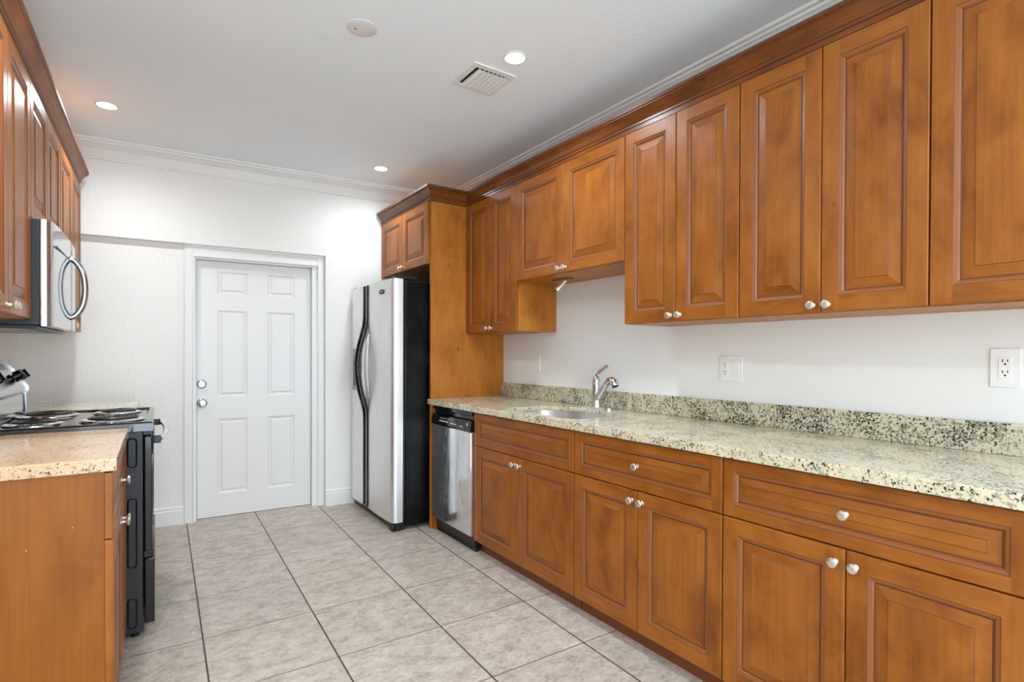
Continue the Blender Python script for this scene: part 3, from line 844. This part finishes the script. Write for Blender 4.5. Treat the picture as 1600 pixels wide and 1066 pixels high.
# backguard
bm = BM()
prof = [(.665, .895), (.520, .895), (.500, .936), (.498, .955), (.500, 1.030), (.490, 1.046), (.489, 1.062), (.500, 1.078), (.545, 1.150), (.560, 1.168), (.580, 1.180), (.610, 1.186), (.665, 1.186)]
prism(bm, prof, 0, .012, RW-.012, 0); bg = obj('backguard', bm, CHROMEK, t_)
bm = BM()
prof2 = [(.668, .8945), (.516, .8945), (.492, .934), (.491, .955), (.493, 1.028), (.483, 1.045), (.482, 1.064), (.494, 1.083), (.540, 1.156), (.556, 1.175), (.578, 1.188), (.610, 1.194), (.668, 1.194)]
prism(bm, prof2, 0, -.001, .0115); obj('end_cap', bm, SILVER, bg)
bm = BM(); prism(bm, prof2, 0, RW-.0115, RW+.001); obj('end_cap', bm, SILVER, bg)
for x in (.0118, RW-.0298):
    bm = BM(); prism(bm, [(.515, .936), (.494, .940), (.494, .955), (.496, 1.029), (.515, 1.029)], 0, x, x+.018); obj('black_trim', bm, BLACKG, bg)
kn = Vector((0, -.848, .53)).normalized()
for x in (.085, .185, RW-.185, RW-.085):
    bm = BM(); lathe(bm, [(.021, 0), (.021, .006), (.010, .010), (.010, .018)], (0, 0, 0), 2, 20)
    lathe(bm, [(.023, .018), (.024, .024), (.022, .042), (.018, .045)], (0, 0, 0), 2, 24)
    box(bm, -.005, .005, -.022, .022, .045, .052, 0, .002)
    ko = obj('control_knob', bm, BLACKG, bg); ko.location = (x, .519, 1.109); ko.rotation_euler = kn.to_track_quat('Z', 'Y').to_euler()

# ------------------------------------------------------------------ ceiling fixtures
def downlight(label, x, y, dim=1.0):
    t = thing('recessed_light', label, 'ceiling light', (x, y, CZ-.0005), 0, 'recessed ceiling lights')
    bm = BM(); lathe(bm, [(.047, .0), (.058, .0), (.058, .003), (.050, .006), (.046, .003)], (0, 0, 0), 2, 36, 0, -1); obj('trim_ring', bm, WHITET, t)
    bm = BM(); lathe(bm, [(.0455, .0), (.0455, .0035), (.038, .005)], (0, 0, 0), 2, 32, 0, -1); obj('lens', bm, LENS, t)
    ld = bpy.data.lights.new('downlight_lamp', 'SPOT'); ld.energy = LAMP*dim; ld.color = (.93, 1.0, 1.06)
    ld.spot_size = math.radians(170); ld.spot_blend = 1.0; ld.shadow_soft_size = .045
    l = bpy.data.objects.new('downlight_lamp', ld); COL.objects.link(l); l.parent = t; l.location = (0, 0, -.012)
    return t
downlight('lit recessed ceiling light beside the square air vent', 1.457, 2.106)
downlight('lit recessed ceiling light near the cornice above the refrigerator', 1.49, 3.939, .6)
downlight('lit recessed ceiling light beside the left-hand wall cabinets', -.168, 3.832, .9)
downlight('lit recessed ceiling light over the left side, just out of view', -.168, 2.05, 1.2)
downlight('added unseen ceiling light over the right side, behind the camera', 1.457, -.75)  # unseen lamp added for light, set back to spare the near wall cabinets
downlight('added unseen ceiling light over the left side, behind the camera', -.168, -.1)  # added out of view to light the near left side
downlight('added unseen ceiling light far behind the camera, right side', 1.457, -2.3)  # added lamp out of view, more light from behind
downlight('added unseen ceiling light far behind the camera, left side', -.168, -2.1)  # unseen as well, added for overall brightness
# round blank cover
t_ = thing('ceiling_cover_plate', 'round blank white cover plate on the ceiling', 'cover plate', (.782, 2.292, CZ-.0005))
bm = BM(); lathe(bm, [(.0635, 0), (.0635, .003), (.058, .0055), (.002, .006)], (0, 0, 0), 2, 40, 0, -1); obj('plate', bm, plain('cover_white', (222, 223, 224), .5), t_)
bm = BM(); lathe(bm, [(.003, .0055), (.003, .0075)], (-.026, .012, 0), 2, 10, 0, -1); obj('screw', bm, DARK, t_)
# air vent
t_ = thing('air_vent', 'square white louvred air vent in the ceiling', 'vent', (1.437, 2.365, CZ-.0005))
bm = BM(); s, q = .124, .092
for a in ((-s, s, -s, -q), (-s, s, q, s), (-s, -q, -q, q), (q, s, -q, q)): box(bm, *a, -.007, 0, 0, .001, 1)
obj('frame', bm, WHITET, t_)
bm = BM(); box(bm, -q, q, -q, q, -.0012, -.0002); obj('duct_opening', bm, DARK, t_)
for k in range(7):
    x = -q+.030+k*.0250
    arc = [(x-.010+.022*math.sin(a), -.0016-.0165*(1-math.cos(a))*1.0) for a in [PI/2*j/6 for j in range(7)]]
    arc = [(x-.010+.020*(1-math.cos(a)), -.0016-.0155*math.sin(a)) for a in [PI/2*j/6 for j in range(7)]]
    bm = BM(); prism(bm, arc+[(p+.0004, z+.0012) for p, z in arc[::-1]], 1, -q+.001, q-.001)
    obj('louvre', bm, WHITET, t_)
